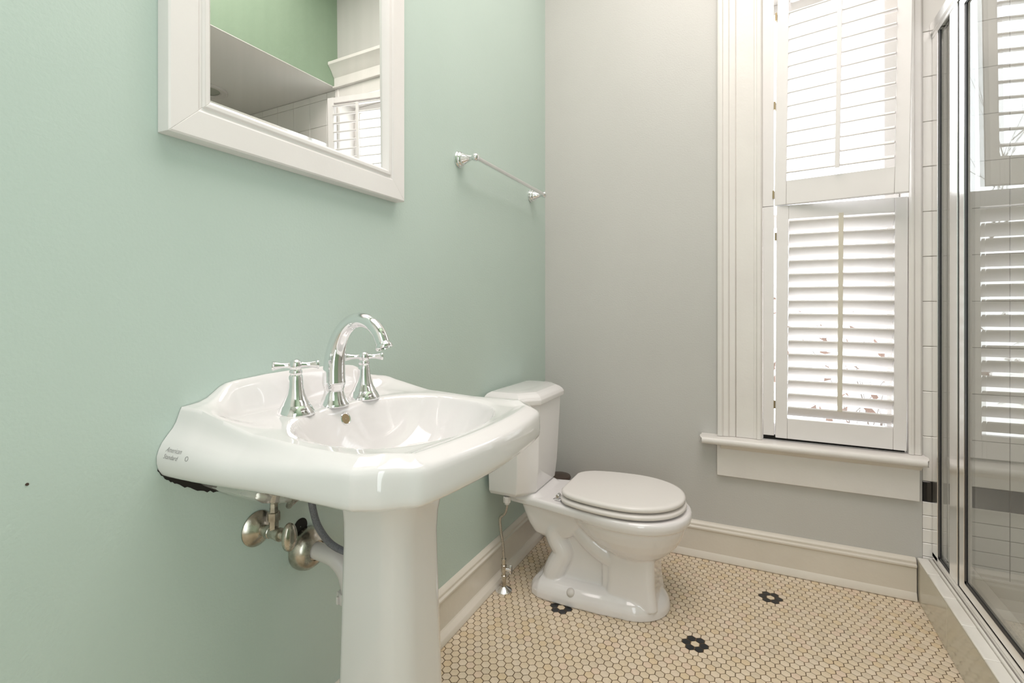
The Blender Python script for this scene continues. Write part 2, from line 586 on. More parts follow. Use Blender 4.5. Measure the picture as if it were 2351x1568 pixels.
def wtile(x0, x1, z0, z1, m, key, label=None):
    g = .0009
    wd, ht = round(x1 - x0 - 2 * g, 4), round(z1 - z0 - 2 * g, 4)
    kk = (wd, ht, key)
    if kk not in tmesh:
        e = .0018
        vs = [(0, .007, 0), (wd, .007, 0), (wd, .007, ht), (0, .007, ht), (0, .0015, 0), (wd, .0015, 0), (wd, .0015, ht), (0, .0015, ht),
              (e, 0, e), (wd - e, 0, e), (wd - e, 0, ht - e), (e, 0, ht - e)]
        fs = [(8, 9, 10, 11)]
        for a in (0, 4):
            for i in range(4):
                j = (i + 1) % 4
                fs.append((a + i, a + j, a + 4 + j, a + 4 + i))
        o = MB().add(vs, fs).build('tile', m, wst, smooth=20)
        tmesh[kk] = o.data
    else:
        o = bpy.data.objects.new('tile', tmesh[kk])
        C.objects.link(o)
        o.parent = wst
    o.location = (x0 + g, .001 + rng.uniform(-.0002, .0002), z0 + g)
    if label: o['label'] = label


cols = [X_T0, 1.566, 1.72, 1.874, 2.028, 2.182, 2.336]
z = .360
rows = [(.360, .4345, True)]
zz = .4345
while zz < 2.42:
    rows.append((zz, min(zz + .1637, 2.4405), False)); zz += .1637
zz = .360
for k in range(7):
    rows.append((zz - .0500, zz, False)); zz -= .05
for z0, z1, blk in rows:
    for x0, x1 in zip(cols, cols[1:]):
        wtile(x0, x1, z0, z1, M['btile'] if blk else M['wtile'], 'b' if blk else 'w', 'black liner tile' if blk else None)


def brickmat():
    m = mat('white_tile_field', (.8, .78, .75), .15)
    nt = m.node_tree
    br = nt.nodes.new('ShaderNodeTexBrick')
    br.offset = 0
    br.inputs['Color1'].default_value = (.80, .775, .745, 1)
    br.inputs['Color2'].default_value = (.78, .76, .73, 1)
    br.inputs['Mortar'].default_value = (.5, .45, .39, 1)
    br.inputs['Scale'].default_value = 1
    br.inputs['Mortar Size'].default_value = .002
    br.inputs['Brick Width'].default_value = .154
    br.inputs['Row Height'].default_value = .1637
    tc = nt.nodes.new('ShaderNodeTexCoord')
    sx = nt.nodes.new('ShaderNodeSeparateXYZ')
    cx = nt.nodes.new('ShaderNodeCombineXYZ')
    nt.links.new(tc.outputs['Object'], sx.inputs[0])
    ad = nt.nodes.new('ShaderNodeMath')
    nt.links.new(sx.outputs[0], ad.inputs[0])
    nt.links.new(sx.outputs[1], ad.inputs[1])
    nt.links.new(ad.outputs[0], cx.inputs[0])
    nt.links.new(sx.outputs[2], cx.inputs[1])
    nt.links.new(cx.outputs[0], br.inputs['Vector'])
    nt.links.new(br.outputs['Color'], nt.nodes['Principled BSDF'].inputs['Base Color'])
    return m


M['field'] = brickmat()
tag(MB().box(2.34, 2.5, -1.62, 0, -.05, 2.4415).build('wall_shower_side', M['field']), 'white tiled far side wall of the shower', 'wall', None, 'structure')
tag(MB().box(1.60, 2.34, -1.66, -1.605, -.05, 2.4415).build('wall_shower_end', M['field']), 'white tiled end wall of the shower', 'wall', None, 'structure')
tag(MB().box(1.60, 2.34, -1.605, .001, -.05, .085).box(1.60, 2.34, -.055, .0005, .08, .125).build('floor_shower', M['curbcap'], bevel=.006), 'pale shower pan behind the glass', 'floor', None, 'structure')

curb = tag(MB().box(XR + .006, 1.62, -1.62, .0005, -.05, .147).build('shower_curb', M['grout']), 'tiled shower curb under the glass screen', 'curb', None, 'structure')


def slab(name, x0, x1, y0, y1, z0, z1, m, bev, label=None):
    o = MB().box(x0, x1, y0, y1, z0, z1).build(name, m, curb, bevel=bev)
    if label: o['label'] = label


ys = [-.003, -.312, -.66, -1.01, -1.36, -1.615]
for a, bq in zip(ys, ys[1:]):
    slab('tile', XR, XR + .008, bq + .0006, a - .0006, .0015, .146, M['curbtile'], .0015, 'glossy cream face tile')
ys = [-.003, -.128, -.282, -.436, -.59, -.744, -.898, -1.052, -1.206, -1.36, -1.514, -1.615]
for a, bq in zip(ys, ys[1:]):
    slab('tile', XR - .001, 1.4965, bq + .0005, a - .0005, .1465, .1545, M['curbcap'], .003, 'white cap tile')
slab('caulk_bead', 1.4972, 1.5055, -1.60, -.003, .1470, .1595, M['curbcap'], .003)
slab('inner_cap', 1.5060, 1.62, -1.615, -.003, .1465, .1535, M['curbcap'], .002)

# framed glass screen standing on the curb
sc = empty('shower_screen', (1.535 - .0185, -.02, .1545), 'framed glass shower screen with chrome posts on the white curb', 'shower screen')


def spart(b, name, m, bevel=.0012, label=None, parent=None, smooth=None):
    b.v = [(x - 1.535, y + .02, z - .1545) for x, y, z in b.v]
    o = b.build(name, m, parent or sc, bevel=bevel)
    if label: o['label'] = label
    return o


TOPZ = 2.054
spart(MB().box(1.5255, 1.5600, -1.60, -.003, .1540, .1690).box(1.5255, 1.5300, -1.60, -.003, .169, .184).box(1.553, 1.560, -1.60, -.003, .169, .180), 'bottom_track', M['alu'])
spart(MB().box(1.5180, 1.5640, -1.60, -.003, TOPZ, TOPZ + .036).box(1.524, 1.529, -1.60, -.003, TOPZ - .016, TOPZ).box(1.546, 1.558, -1.60, -.003, TOPZ - .016, TOPZ), 'header', M['alu'])
spart(MB().box(1.5255, 1.5585, -.057, -.003, .169, TOPZ - .001), 'wall_jamb', M['alu'])
spart(MB().box(1.5260, 1.5560, -.243, -.175, .169, TOPZ - .001), 'post', M['alu'])
spart(MB().box(1.5335, 1.5395, -.176, -.056, .183, TOPZ - .002), 'fixed_pane', M['glass'], 0)
spart(MB().box(1.5290, 1.5333, -.0730, -.0575, .184, TOPZ - .016).box(1.5290, 1.5333, -.1745, -.0575, .1800, .1920), 'gasket', M['dark'], .0005)
spart(MB().box(1.5300, 1.5480, -.2570, -.2440, .184, TOPZ - .016), 'gasket', M['dark'], .0005)
# door leaf: frame of its own, glass and gaskets
dz0, dz1 = .1885, TOPZ - .020
door = spart(MB().box(1.5265, 1.5465, -.2970, -.2580, dz0, dz1).box(1.5265, 1.5465, -1.12, -1.09, dz0, dz1)
             .box(1.5265, 1.5465, -1.09, -.2970, dz0, dz0 + .028).box(1.5265, 1.5465, -1.09, -.2970, dz1 - .03, dz1), 'door', M['alu'])
spart(MB().box(1.5325, 1.5385, -1.0895, -.2965, dz0 + .0275, dz1 - .0295), 'pane', M['glass'], 0, None, door)
spart(MB().box(1.5280, 1.5323, -.3125, -.2975, dz0 + .029, dz1 - .031).box(1.5280, 1.5323, -1.0895, -.2975, dz0 + .0285, dz0 + .0385)
      .box(1.5280, 1.5323, -1.0895, -.2975, dz1 - .0365, dz1 - .0305), 'gasket', M['dark'], .0005, None, door)
spart(MB().box(1.5300, 1.5500, -1.09, -.246, .1695, .1870), 'sweep', M['hole'], 0, 'dark gap under the door', door)
spart(MB().box(1.5255, 1.5570, -1.19, -1.135, .169, TOPZ - .001), 'post', M['alu'])
spart(MB().box(1.5385, 1.5445, -1.60, -1.185, .183, TOPZ - .002), 'fixed_pane', M['glass'], 0)

rl = empty('recessed_light', (2.19, -.38, 2.4419), 'round recessed light in the shower ceiling, seen in the mirror', 'light')
MB().lathe([(.075, -.003), (.082, -.010), (.108, -.012), (.116, -.008), (.116, -.0005), (.075, -.0005)], (0, 0, 0), (0, 0, 1), 40, False).build('trim_ring', M['plastic'], rl, smooth=30)
MB().lathe([(.077, -.0012), (.03, -.0022), (.001, -.0025)], (0, 0, 0), (0, 0, 1), 40, False).build('lens', M['lens'], rl, smooth=30)

# ceiling lamp of the room (above the frame)
cl = empty('ceiling_lamp', (.80, -1.05, CEIL), 'round flush ceiling lamp over the bathroom floor', 'lamp')
MB().lathe([(.20, 0), (.20, -.02), (.185, -.03)], (0, 0, 0), (0, 0, 1), 32).build('base', M['ceil'], cl, smooth=30)
em = mat('lit_lamp_glass', (1, .9, .8), .5)
eb = em.node_tree.nodes['Principled BSDF']
eb.inputs['Emission Color'].default_value = (1, .86, .70, 1)
eb.inputs['Emission Strength'].default_value = 6.0
MB().lathe([(.18, -.031), (.17, -.06), (.13, -.09), (.07, -.105), (.001, -.11)], (0, 0, 0), (0, 0, 1), 24, True).build('shade', em, cl, smooth=60)

# ------------------------------------------------------------------ mirror
mir = empty('mirror', (0, -1.4650, 1.365), 'white framed wall mirror hanging above the pedestal sink', 'mirror')
MW, MH = .6355, .92
prof = [(0, .0005), (0, .030), (.003, .0325), (.050, .0325), (.053, .029), (.058, .029), (.062, .0335), (.069, .0335), (.074, .028), (.078, .020), (.080, .012), (.080, .0005)]


def frame_member(side):
    rs = []
    for e in (0, 1):
        ring = []
        for s, x in prof:
            if side == 'b': p = (x, (-MW / 2 + s) if e == 0 else (MW / 2 - s), s)
            elif side == 't': p = (x, (-MW / 2 + s) if e == 0 else (MW / 2 - s), MH - s)
            elif side == 'l': p = (x, -MW / 2 + s, s if e == 0 else MH - s)
            else: p = (x, MW / 2 - s, s if e == 0 else MH - s)
            ring.append(p)
        rs.append(ring)
    MB().rings(rs).build('frame', M['shutter'], mir, bevel=.0008)


for sd in 'btlr': frame_member(sd)
dl = .016 * (MW / 2 - .076)      # the glass sits a hair askew in its rebate
y_ = MW / 2 - .076
MB().rings([[(.004, -y_, z_), (.0125 - dl + tl, -y_, z_), (.0125 + dl + tl, y_, z_), (.004, y_, z_)] for z_, tl in ((.076, .0021), (MH - .076, -.0021))]).build('mirror_glass', M['mirror'], mir)

# ------------------------------------------------------------------ towel bar
tb = empty('towel_bar', (0, -.807, 1.58), 'polished chrome towel bar on the wall above the toilet', 'towel bar')
for k, y in enumerate((0, .625)):
    p = empty('post', (0, y, 0))
    p.parent = tb
    MB().lathe([(.0285, .0005), (.0285, .004), (.026, .007), (.0265, .010), (.0245, .015), (.021, .018), (.0205, .022), (.017, .028), (.0125, .038), (.0095, .048), (.0085, .056)],
               (0, 0, 0), (1, 0, 0), 28).build('flange', M['chrome'], p, smooth=35)
    MB().lathe([(.001, -.0145), (.006, -.0135), (.0105, -.010), (.0135, -.005), (.0142, 0), (.0135, .005), (.0105, .010), (.006, .0135), (.001, .0145)], (.067, 0, 0), (0, 1, 0), 24).build('finial', M['chrome'], p, smooth=60)
MB().tube([(.067, .012, 0), (.067, .613, 0)], .0078, 18).build('bar', M['chrome'], tb, smooth=40)

# ------------------------------------------------------------------ pedestal sink
SY = -1.497
sink = empty('pedestal_sink', (0, SY, 0), 'white porcelain pedestal sink mounted below the mirror', 'sink')
WS = .246
# crest outline: front x as a function of v


def xfront(v):
    a = abs(v)
    f = .492 - .018 * (a / .2) ** 2
    if a > .198:
        t = (a - .198) / (WS - .198)
        f -= .040 * t * ss(0, .25, t) + .012 * ss(.7, 1, t)
    return f


def zdeck(x): return .862 - .014 * ss(.12, .47, x)


HB = [(0, .9305), (.08, .929), (.15, .9245), (.165, .922), (.176, .917), (.187, .909), (.20, .900), (.215, .894), (.23, .891), (.246, .889)]


def zcrest_side(x): return .889 - .035 * ss(0.0, .26, x)


BX, BAX, BAV = .298, .158, .214


def ztop(x, v):
    a = abs(v)
    z = zdeck(x)
    # raised rim along the sides and the front
    ds = WS - a
    df = xfront(v) - x
    zc = zcrest_side(x)
    lip = max(0, zc - z)
    z += lip * (1 - ss(.0, .055, ds))
    z += .005 * (1 - ss(.0, .03, df)) * ss(0, .02, ds)
    # bowl
    rho = ((abs(x - BX) / BAX) ** 2.3 + (a / BAV) ** 2.3) ** (1 / 2.3)
    if rho < 1:
        z -= .135 * (1 - rho ** 3.2) ** .95
    z -= .004 * (1 - ss(.96, 1.09, rho))
    # backsplash
    hb = interp(HB, a)
    k = 1 - ss(.012 + .02 * ss(.15, .24, a), .050 + .035 * ss(.15, .24, a), x)
    if hb > z: z += (hb - z) * k
    if x < .012: z -= .002 * (1 - x / .012) ** 2 * ss(0, .05, ds)
    return z


NQ, NP = 132, 110
qs = []
for i in range(NQ + 1):
    t = -1 + 2 * i / NQ
    qs.append(WS * (math.copysign(abs(t) ** .8, t) * .55 + .45 * sin(t * pi / 2)))
ps = [(j / NP) for j in range(NP + 1)]
ps = [.5 * p + .5 * (.5 - .5 * cos(pi * p)) for p in ps]
V = []
for v in qs:
    xf = xfront(v)
    for p in ps:
        x = max(.001, p * xf)
        V.append((x, v, ztop(x, v)))
F = []
nrow = NP + 1
for i in range(NQ):
    for j in range(NP):
        F.append((i * nrow + j, (i + 1) * nrow + j, (i + 1) * nrow + j + 1, i * nrow + j + 1))
# U shaped crest
U = [0 * nrow + j for j in range(NP)] + [i * nrow + NP for i in range(NQ + 1)] + [NQ * nrow + j for j in range(NP - 1, -1, -1)]
up = [V[i] for i in U]
n = len(up)
nor = []
for i in range(n):
    a, b = up[max(0, i - 4)], up[min(n - 1, i + 4)]
    dx, dv = b[0] - a[0], b[1] - a[1]
    l = hypot(dx, dv) or 1
    nor.append((-dv / l * -1, dx / l * -1))
nor = [(nx, nv) for nx, nv in nor]
# smooth the normals so the corner bulge stays round
for it in range(5):
    nor = [nor[0]] + [tuple((nor[i - 1][k] + nor[i][k] * 2 + nor[i + 1][k]) / 4 for k in (0, 1)) for i in range(1, n - 1)] + [nor[-1]]
nor = [(a / hypot(a, b), b / hypot(a, b)) for a, b in nor]
nor[0] = (0, nor[0][1]); nor[-1] = (0, nor[-1][1])
if nor[0][1] > 0: nor = [(-a, -b) for a, b in nor]
# apron profile: concave ogee on the sides, a sloping bevel with a firm edge on the front
AS = [(.003, .05), (.006, .12), (.0095, .20), (.0155, .285), (.0245, .37), (.033, .46), (.0385, .55), (.0415, .64), (.0415, .74), (.039, .83), (.0335, .91), (.026, .96), (.018, .99), (.010, 1.0)]
AF = [(.005, .03), (.012, .075), (.019, .12), (.0240, .16), (.0272, .205), (.0292, .26), (.0302, .35), (.0308, .5), (.0310, .65), (.0306, .78), (.0290, .87), (.0245, .94), (.0175, .985), (.008, 1.0)]
prev = U
ZB = .780
rings_ = []
for (os_, ts_), (of_, tf_) in zip(AS, AF):
    ring = []
    for i in range(n):
        x, v, zc = up[i]
        k = ss(.12, .44, x)
        off = os_ + (of_ - os_) * k
        t = ts_ + (tf_ - ts_) * k
        zb = ZB - .012 * (1 - ss(0, .3, x))
        ring.append((max(.001, x + nor[i][0] * off), v + nor[i][1] * off, zc + (zb - zc) * t))
    rings_.append(ring)
AP = AS
# underside: falls inwards like a bowl
for sv, sx, zz in ((.93, .95, .766), (.80, .86, .735), (.62, .75, .703), (.40, .62, .680), (.2, .5, .664)):
    ring = []
    for i in range(n):
        x, v, zc = rings_[len(AP) - 1][i]
        ring.append((max(.001, x * sx), v * sv, zz + (.770 - zz) * .9 * ss(.12, .36, x)))
    rings_.append(ring)
for ring in rings_:
    s0 = len(V)
    V += ring
    cur = list(range(s0, s0 + n))
    for i in range(n - 1):
        F.append((prev[i], prev[i + 1], cur[i + 1], cur[i]))
    prev = cur
bas = MB().add(V, F)
basin = bas.build('basin', M['porc'], sink, smooth=60)

# maker's mark printed on the left end of the basin, laid onto the curved glaze
bvh = BVHTree.FromPolygons([Vector(v) for v in V], F)


def print_text(txt, s0, z0, size, shear):
    cu = bpy.data.curves.new('t', 'FONT')
    cu.body = txt
    cu.size = size
    cu.shear = shear
    cu.resolution_u = 2
    to = bpy.data.objects.new('t', cu)
    C.objects.link(to)
    dg = bpy.context.evaluated_depsgraph_get()
    dg.update()
    me = bpy.data.meshes.new_from_object(to.evaluated_get(dg))
    vs = [tuple(v.co) for v in me.vertices]
    fs = [tuple(p.vertices) for p in me.polygons]
    bpy.data.objects.remove(to)
    out = []
    for x, y, _ in vs:
        hit = bvh.ray_cast(Vector((s0 + x, -1, z0 + y)), Vector((0, 1, 0)))
        p = hit[0] if hit[0] else Vector((s0 + x, -.28, z0 + y))
        out.append((p.x, p.y - .0004, p.z))
    return out, fs


b = MB()
for txt, s0, z0, sz in (('American', .021, .8225, .0105), ('Standard', .019, .8115, .0105)):
    vs, fs = print_text(txt, s0, z0, sz, .35)
    b.add(vs, fs)
vs, fs = print_text('O', .075, .8135, .0115, 0)
b.add(vs, fs)
b.build('maker_mark', M['print'], sink, fix=False)['label'] = 'grey printed lettering'

# overflow hole in the bowl and drain at its bottom
hit = bvh.ray_cast(Vector((.30, .000, .833)), Vector((-1, 0, 0)))
hp_, hn = hit[0], hit[1]
if hn.x < 0: hn = -hn
MB().lathe([(.0135, -.002), (.0135, .0008), (.012, .0016), (.0105, .0008), (.0100, -.001), (.0095, -.002)], hp_, hn, 28, False).build('overflow_ring', M['chrome'], sink, smooth=40)
MB().lathe([(.0108, .0005), (.001, .0006)], hp_, hn, 24, False).build('overflow_hole', M['brass'], sink, smooth=40)
MB().lathe([(.030, 0), (.031, .002), (.024, .0035), (.018, .001), (.001, .0012)], (BX, 0, ztop(BX, 0) + .0005), (0, 0, 1), 32, False).build('drain', M['chrome'], sink, smooth=40)


# pedestal: eight sided column, flared at head and foot
def oct_(x0, x1, hv, ch):
    return [(x1, -hv + ch), (x1, hv - ch), (x1 - ch, hv), (x0, hv), (x0, -hv), (x1 - ch, -hv)]


ped = []
for zz, x0, x1, hv, ch in ((0, .190, .385, .105, .040), (.02, .190, .385, .105, .040), (.05, .196, .376, .098, .038), (.10, .200, .367, .091, .036), (.25, .203, .360, .086, .034), (.42, .205, .354, .081, .032),
                           (.55, .207, .350, .078, .031), (.62, .209, .349, .077, .031), (.66, .210, .351, .079, .031), (.69, .210, .357, .084, .033), (.715, .208, .368, .094, .036), (.742, .20, .385, .11, .04)):
    ped.append([(x, v, zz) for x, v in oct_(x0, x1, hv, ch)])
pm = MB().rings(ped)
po = pm.build('pedestal', M['porc'], sink)
po.data.polygons.foreach_set('use_smooth', [True] * len(po.data.polygons))
md = po.modifiers.new('bevel', 'BEVEL'); md.width = .016; md.segments = 4; md.limit_method = 'ANGLE'; md.angle_limit = radians(25)

# ------------------------------------------------------------------ faucet (standing on the deck)
fa = empty('faucet', (.124, SY - .008, .8600), 'chrome widespread faucet with arched spout and two cross handles on the sink deck', 'faucet')
sp_ = empty('spout', (0, 0, 0)); sp_.parent = fa
MB().lathe([(.0305, 0), (.0308, .003), (.0295, .006), (.0255, .013), (.0235, .018), (.0228, .020), (.0215, .023), (.0195, .030), (.0198, .036), (.0212, .038), (.0212, .041), (.0225, .044), (.0238, .049), (.0230, .054)],
           (0, 0, 0), (0, 0, 1), 36).build('spout_base', M['chrome'], sp_, smooth=35)
path = catmull([(0, 0, .050), (0.000, 0, .075), (.003, 0, .105), (.011, 0, .133), (.027, 0, .159), (.050, 0, .1765), (.076, 0, .181), (.1015, 0, .173), (.1205, 0, .155), (.131, 0, .133)], 6)
L = len(path)
rad = [interp([(0, .0234), (.12, .0222), (.28, .0194), (.45, .0166), (.65, .0150), (1, .0136)], k / (L - 1)) for k in range(L)]
MB().tube(path, rad, 28).build('spout_neck', M['chrome'], sp_, smooth=60)
d = (path[-1] - path[-2]).normalized()
MB().lathe([(.0133, -.004), (.0155, 0), (.0172, .003), (.0175, .006), (.0165, .0085), (.0125, .0088), (.0120, .006)], path[-1], d, 28, False).build('aerator_rim', M['chrome'], sp_, smooth=40)
MB().lathe([(.0128, 0.006), (.001, .006)], path[-1], d, 20, False).build('aerator', M['dark'], sp_)
for v, nm in ((-.092, 'cold'), (.097, 'hot')):
    h = empty('handle', (-.003, v - .003, -.0005)); h.parent = fa
    MB().lathe([(.0345, 0), (.0350, .003), (.0335, .007), (.0285, .016), (.0265, .0185), (.0255, .020), (.0230, .026), (.0210, .029), (.0165, .041), (.0142, .053), (.0132, .066), (.0125, .074), (.0105, .077), (.0115, .079), (.0120, .082), (.0112, .085), (.009, .088)],
               (0, 0, 0), (0, 0, 1), 36).build('handle_base', M['chrome'], h, smooth=35)
    MB().lathe([(.001, -.0125), (.0065, -.011), (.0108, -.0065), (.0124, 0), (.0110, .0065), (.0065, .011), (.001, .0125)], (0, 0, .0950), (0, 0, 1), 24).build('hub', M['chrome'], h, smooth=60)
    dx, dv = CAM[0] - .12, CAM[1] - (SY + v)
    l = hypot(dx, dv)
    ax = Vector((-dv / l, dx / l, 0))
    for sgn in (-1, 1):
        a_ = ax * sgn
        MB().lathe([(.0066, .008), (.0050, .016), (.0056, .026), (.0078, .035), (.0082, .0375), (.0092, .0385), (.0092, .0405), (.0080, .042), (.001, .043)], (0, 0, .0955), a_, 20).build('arm', M['chrome'], h, smooth=40)

# ------------------------------------------------------------------ plumbing under the sink
sv = empty('stop_valve', (0, -1.592, .613), 'tarnished nickel stop valve on the wall under the sink', 'valve')
MB().lathe([(.0355, .0005), (.0355, .003), (.032, .007), (.024, .013), (.016, .017), (.0135, .019)], (0, 0, 0), (1, 0, 0), 36).build('escutcheon', M['nickel'], sv, smooth=40)
MB().lathe([(.0105, .018), (.0105, .030), (.0125, .031), (.0125, .042), (.0115, .043), (.0115, .062), (.0130, .063), (.0130, .070), (.008, .071), (.006, .088)], (0, 0, 0), (1, 0, 0), 20).build('valve_body', M['nickel'], sv, smooth=35)
b = MB()
hr = []
for x, k in ((.084, .35), (.087, .85), (.091, 1.0), (.097, 1.0), (.101, .85), (.104, .35)):
    hr.append([(x, .016 * k * cos(2 * pi * i / 28), .028 * k * sin(2 * pi * i / 28)) for i in range(28)])
b.rings(hr).build('oval_handle', M['nickel'], sv, smooth=50)
MB().lathe([(.0095, .008), (.0095, .026), (.0125, .026), (.0125, .042), (.0085, .043), (.0075, .060)], (.050, 0, 0), (0, 0, 1), 6).build('compression_nut', M['nickel'], sv, smooth=20)
MB().tube(catmull([(.050, 0, .050), (.050, -.002, .085), (.062, .015, .125), (.085, .05, .150)], 6), .0058, 12).build('supply_hose', M['braid'], sv, smooth=60)

dr = empty('drain_pipe', (0, -1.470, .522), 'white drain pipe with bell shaped nickel flange entering the wall', 'pipe')
MB().lathe([(.0455, .0005), (.0465, .003), (.0465, .012), (.044, .022), (.037, .031), (.028, .037), (.0215, .039), (.0205, .036)], (0, 0, 0), (1, 0, 0), 40).build('flange', M['nickel'], dr, smooth=45)
pp = catmull([(.02, 0, 0), (.060, 0, -.001), (.090, .004, -.010), (.112, .010, -.036), (.122, .013, -.075), (.124, .014, -.12)], 6)
MB().tube(pp, .0185, 20).build('elbow', M['plastic'], dr, smooth=60)
b = MB().lathe([(.0240, -.010), (.0250, -.008), (.0250, .010), (.0235, .013)], (.123, .013, -.088), (0, 0, 1), 24)
for k in range(8):
    a = k * pi / 4 + .3
    b.box(.123 + .026 * cos(a) - .003, .123 + .026 * cos(a) + .003, .013 + .026 * sin(a) - .003, .013 + .026 * sin(a) + .003, -.096, -.080)
b.build('slip_nut', M['plastic'], dr, smooth=35)
tag(MB().lathe([(.019, .0006), (.001, .0007)], (0, -1.482, .573), (1, 0, 0), 20, False).build('pipe_hole', M['hole'], wall_left), 'dark hole in the wall above the flange')
hs = MB().tube(catmull([(.115, -1.560, .70), (.110, -1.548, .655), (.110, -1.533, .612), (.122, -1.510, .570), (.150, -1.485, .545), (.19, -1.47, .535)], 8), .0072, 14).build('supply_hose', M['greyhose'], None, smooth=60)
tag(hs, 'grey braided hose curving down under the sink behind the pedestal', 'hose')
hs2 = MB().tube(catmull([(.115, -1.60, .70), (.085, -1.585, .672), (.07, -1.565, .668), (.085, -1.54, .69)], 8), .006, 12).build('supply_hose', M['braid'], None, smooth=60)
tag(hs2, 'short braided steel hose loop high under the basin', 'hose')

# ------------------------------------------------------------------ toilet
TY = -.463
to = empty('toilet', (0, TY, 0), 'white two-piece toilet with closed lid beside the sink', 'toilet')


def egg(u0, u1, w, wb=None, n=56, e=2.0, pk=.55):
    """egg outline in (u, v): round front at u1, back at u0 narrowed to half width wb"""
    pts = []
    um = u0 + (u1 - u0) * pk
    for i in range(n):
        a = 2 * pi * i / n
        c_, s_ = cos(a), sin(a)
        cc = math.copysign(abs(c_) ** (2 / e), c_)
        s2 = math.copysign(abs(s_) ** (2 / e), s_)
        u = um + (u1 - um) * cc if c_ >= 0 else um + (um - u0) * cc
        v = w * s2
        pts.append((u, v))
    return pts


def loft(secs, n=56):
    return [[(u, v, z) for u, v in egg(u0, u1, w, None, n, e, pk)] for z, u0, u1, w, e, pk in secs]


tbm = MB()
# foot: straight sided at the back, rounded at the toe
def foot_ring(g, zq):
    pts = []
    for i in range(33):
        a = -pi / 2 + pi * i / 32
        pts.append((.52 + (.138 + g) * cos(a), (.128 + g) * sin(a), zq))
    for u, v in ((.44, .134), (.34, .137), (.25, .136), (.205, .131), (.175, .113), (.160, .083)):
        pts.append((u - (g if u < .2 else 0), v + g * (1 if u > .17 else .8), zq))
    for u, v in ((.160, .083), (.175, .113), (.205, .131), (.25, .136), (.34, .137), (.44, .134)):
        pts.append((u - (g if u < .2 else 0), -v - g * (1 if u > .17 else .8), zq))
    return pts
tbm.rings([foot_ring(g, zq) for zq, g in ((0, -.001), (.004, 0), (.022, -.001), (.034, -.005), (.046, -.013), (.056, -.024), (.064, -.038), (.070, -.055))])
# front column
tbm.rings([[(u, v, zq) for u, v in rrect(.452 - a, .614 + bq, -hv, hv, .026, 6)] for zq, a, bq, hv in
           ((.03, .008, .014, .104), (.07, .003, .008, .099), (.10, 0, .004, .096), (.16, 0, .002, .094), (.20, -.002, .002, .094), (.25, 0, 0, .094))])
tbm.rings([[(u, v, zq) for u, v in rrect(.434, .50, -.082, .082, .010, 4)] for zq in (.03, .10, .22, .26)])
# web between foot and bowl
tbm.rings([[(u, v, zq) for u, v in rrect(a, .47, -hv, hv, .022, 5)] for zq, a, hv in
           ((.03, .205, .086), (.075, .212, .070), (.11, .222, .063), (.16, .232, .060), (.22, .200, .062), (.28, .16, .070))])
# heavy back part under the deck
tbm.rings([[(u, v, zq) for u, v in rrect(a, b_, -hv, hv, .03, 6)] for zq, a, b_, hv in
           ((.205, .185, .30, .072), (.220, .165, .32, .086), (.25, .148, .35, .094), (.29, .132, .38, .100), (.335, .118, .42, .106))])
# bowl
tbm.rings(loft([(.185, .46, .620, .080, 2.3, .5), (.195, .445, .640, .097, 2.2, .5), (.215, .410, .664, .122, 2.1, .5), (.24, .370, .686, .143, 2.1, .5), (.27, .330, .703, .160, 2.1, .52),
                (.30, .300, .714, .171, 2.1, .55), (.330, .280, .719, .176, 2.1, .56), (.345, .28, .719, .176, 2.1, .56)]))
# rim with a rolled lip
tbm.rings(loft([(.318, .285, .717, .174, 2.15, .57), (.322, .275, .726, .182, 2.15, .57), (.338, .270, .731, .186, 2.15, .57), (.352, .270, .729, .185, 2.15, .57), (.359, .275, .721, .178, 2.15, .57)]))
# deck towards the tank
dk = []
for zq, gq in ((.326, -.008), (.331, 0), (.352, 0), (.359, -.006)):
    pts = [(.085, -.108 - gq), (.20, -.126 - gq), (.30, -.146 - gq), (.40, -.167 - gq), (.46, -.172), (.46, .172), (.40, .167 + gq), (.30, .146 + gq), (.20, .126 + gq), (.085, .108 + gq)]
    dk.append([(u, v, zq) for u, v in pts])
tbm.rings(dk)
# ledge that rises to meet the tank
tbm.rings([[(u, v, zq) for u, v in rrect(.06, b_, -hv, hv, .03, 4)] for zq, b_, hv in ((.345, .226, .122), (.360, .208, .116), (.368, .196, .110), (.372, .186, .102))])
# trapway: a raised S running down each side, and the bowl outlet meeting it
for s_ in (-1, 1):
    tw = catmull([(.37, .044 * s_, .300), (.305, .056 * s_, .282), (.252, .058 * s_, .245), (.258, .056 * s_, .200), (.281, .056 * s_, .158), (.266, .058 * s_, .118), (.248, .060 * s_, .075), (.245, .06 * s_, .04)], 6)
    tbm.tube(tw, [.040] * 12 + [.041] * (len(tw) - 24) + [.042] * 12, 18)
    tw = catmull([(.318, .050 * s_, .285), (.352, .056 * s_, .250), (.400, .057 * s_, .208), (.455, .055 * s_, .176), (.49, .05 * s_, .165)], 6)
    tbm.tube(tw, .039, 18)
bowl = tbm.build('bowl', M['porc'], to)
md = bowl.modifiers.new('fuse', 'REMESH'); md.mode = 'VOXEL'; md.voxel_size = .0034; md.use_smooth_shade = True
md = bowl.modifiers.new('soften', 'SMOOTH'); md.factor = .5; md.iterations = 5

for s_ in (-1, 1):
    MB().lathe([(.0165, -.008), (.0165, .006), (.0145, .017), (.010, .0225), (.001, .024)], (.332, .114 * s_, .036), (0, .75 * s_, 1), 20).build('bolt_cap', M['plastic'], to, smooth=50)


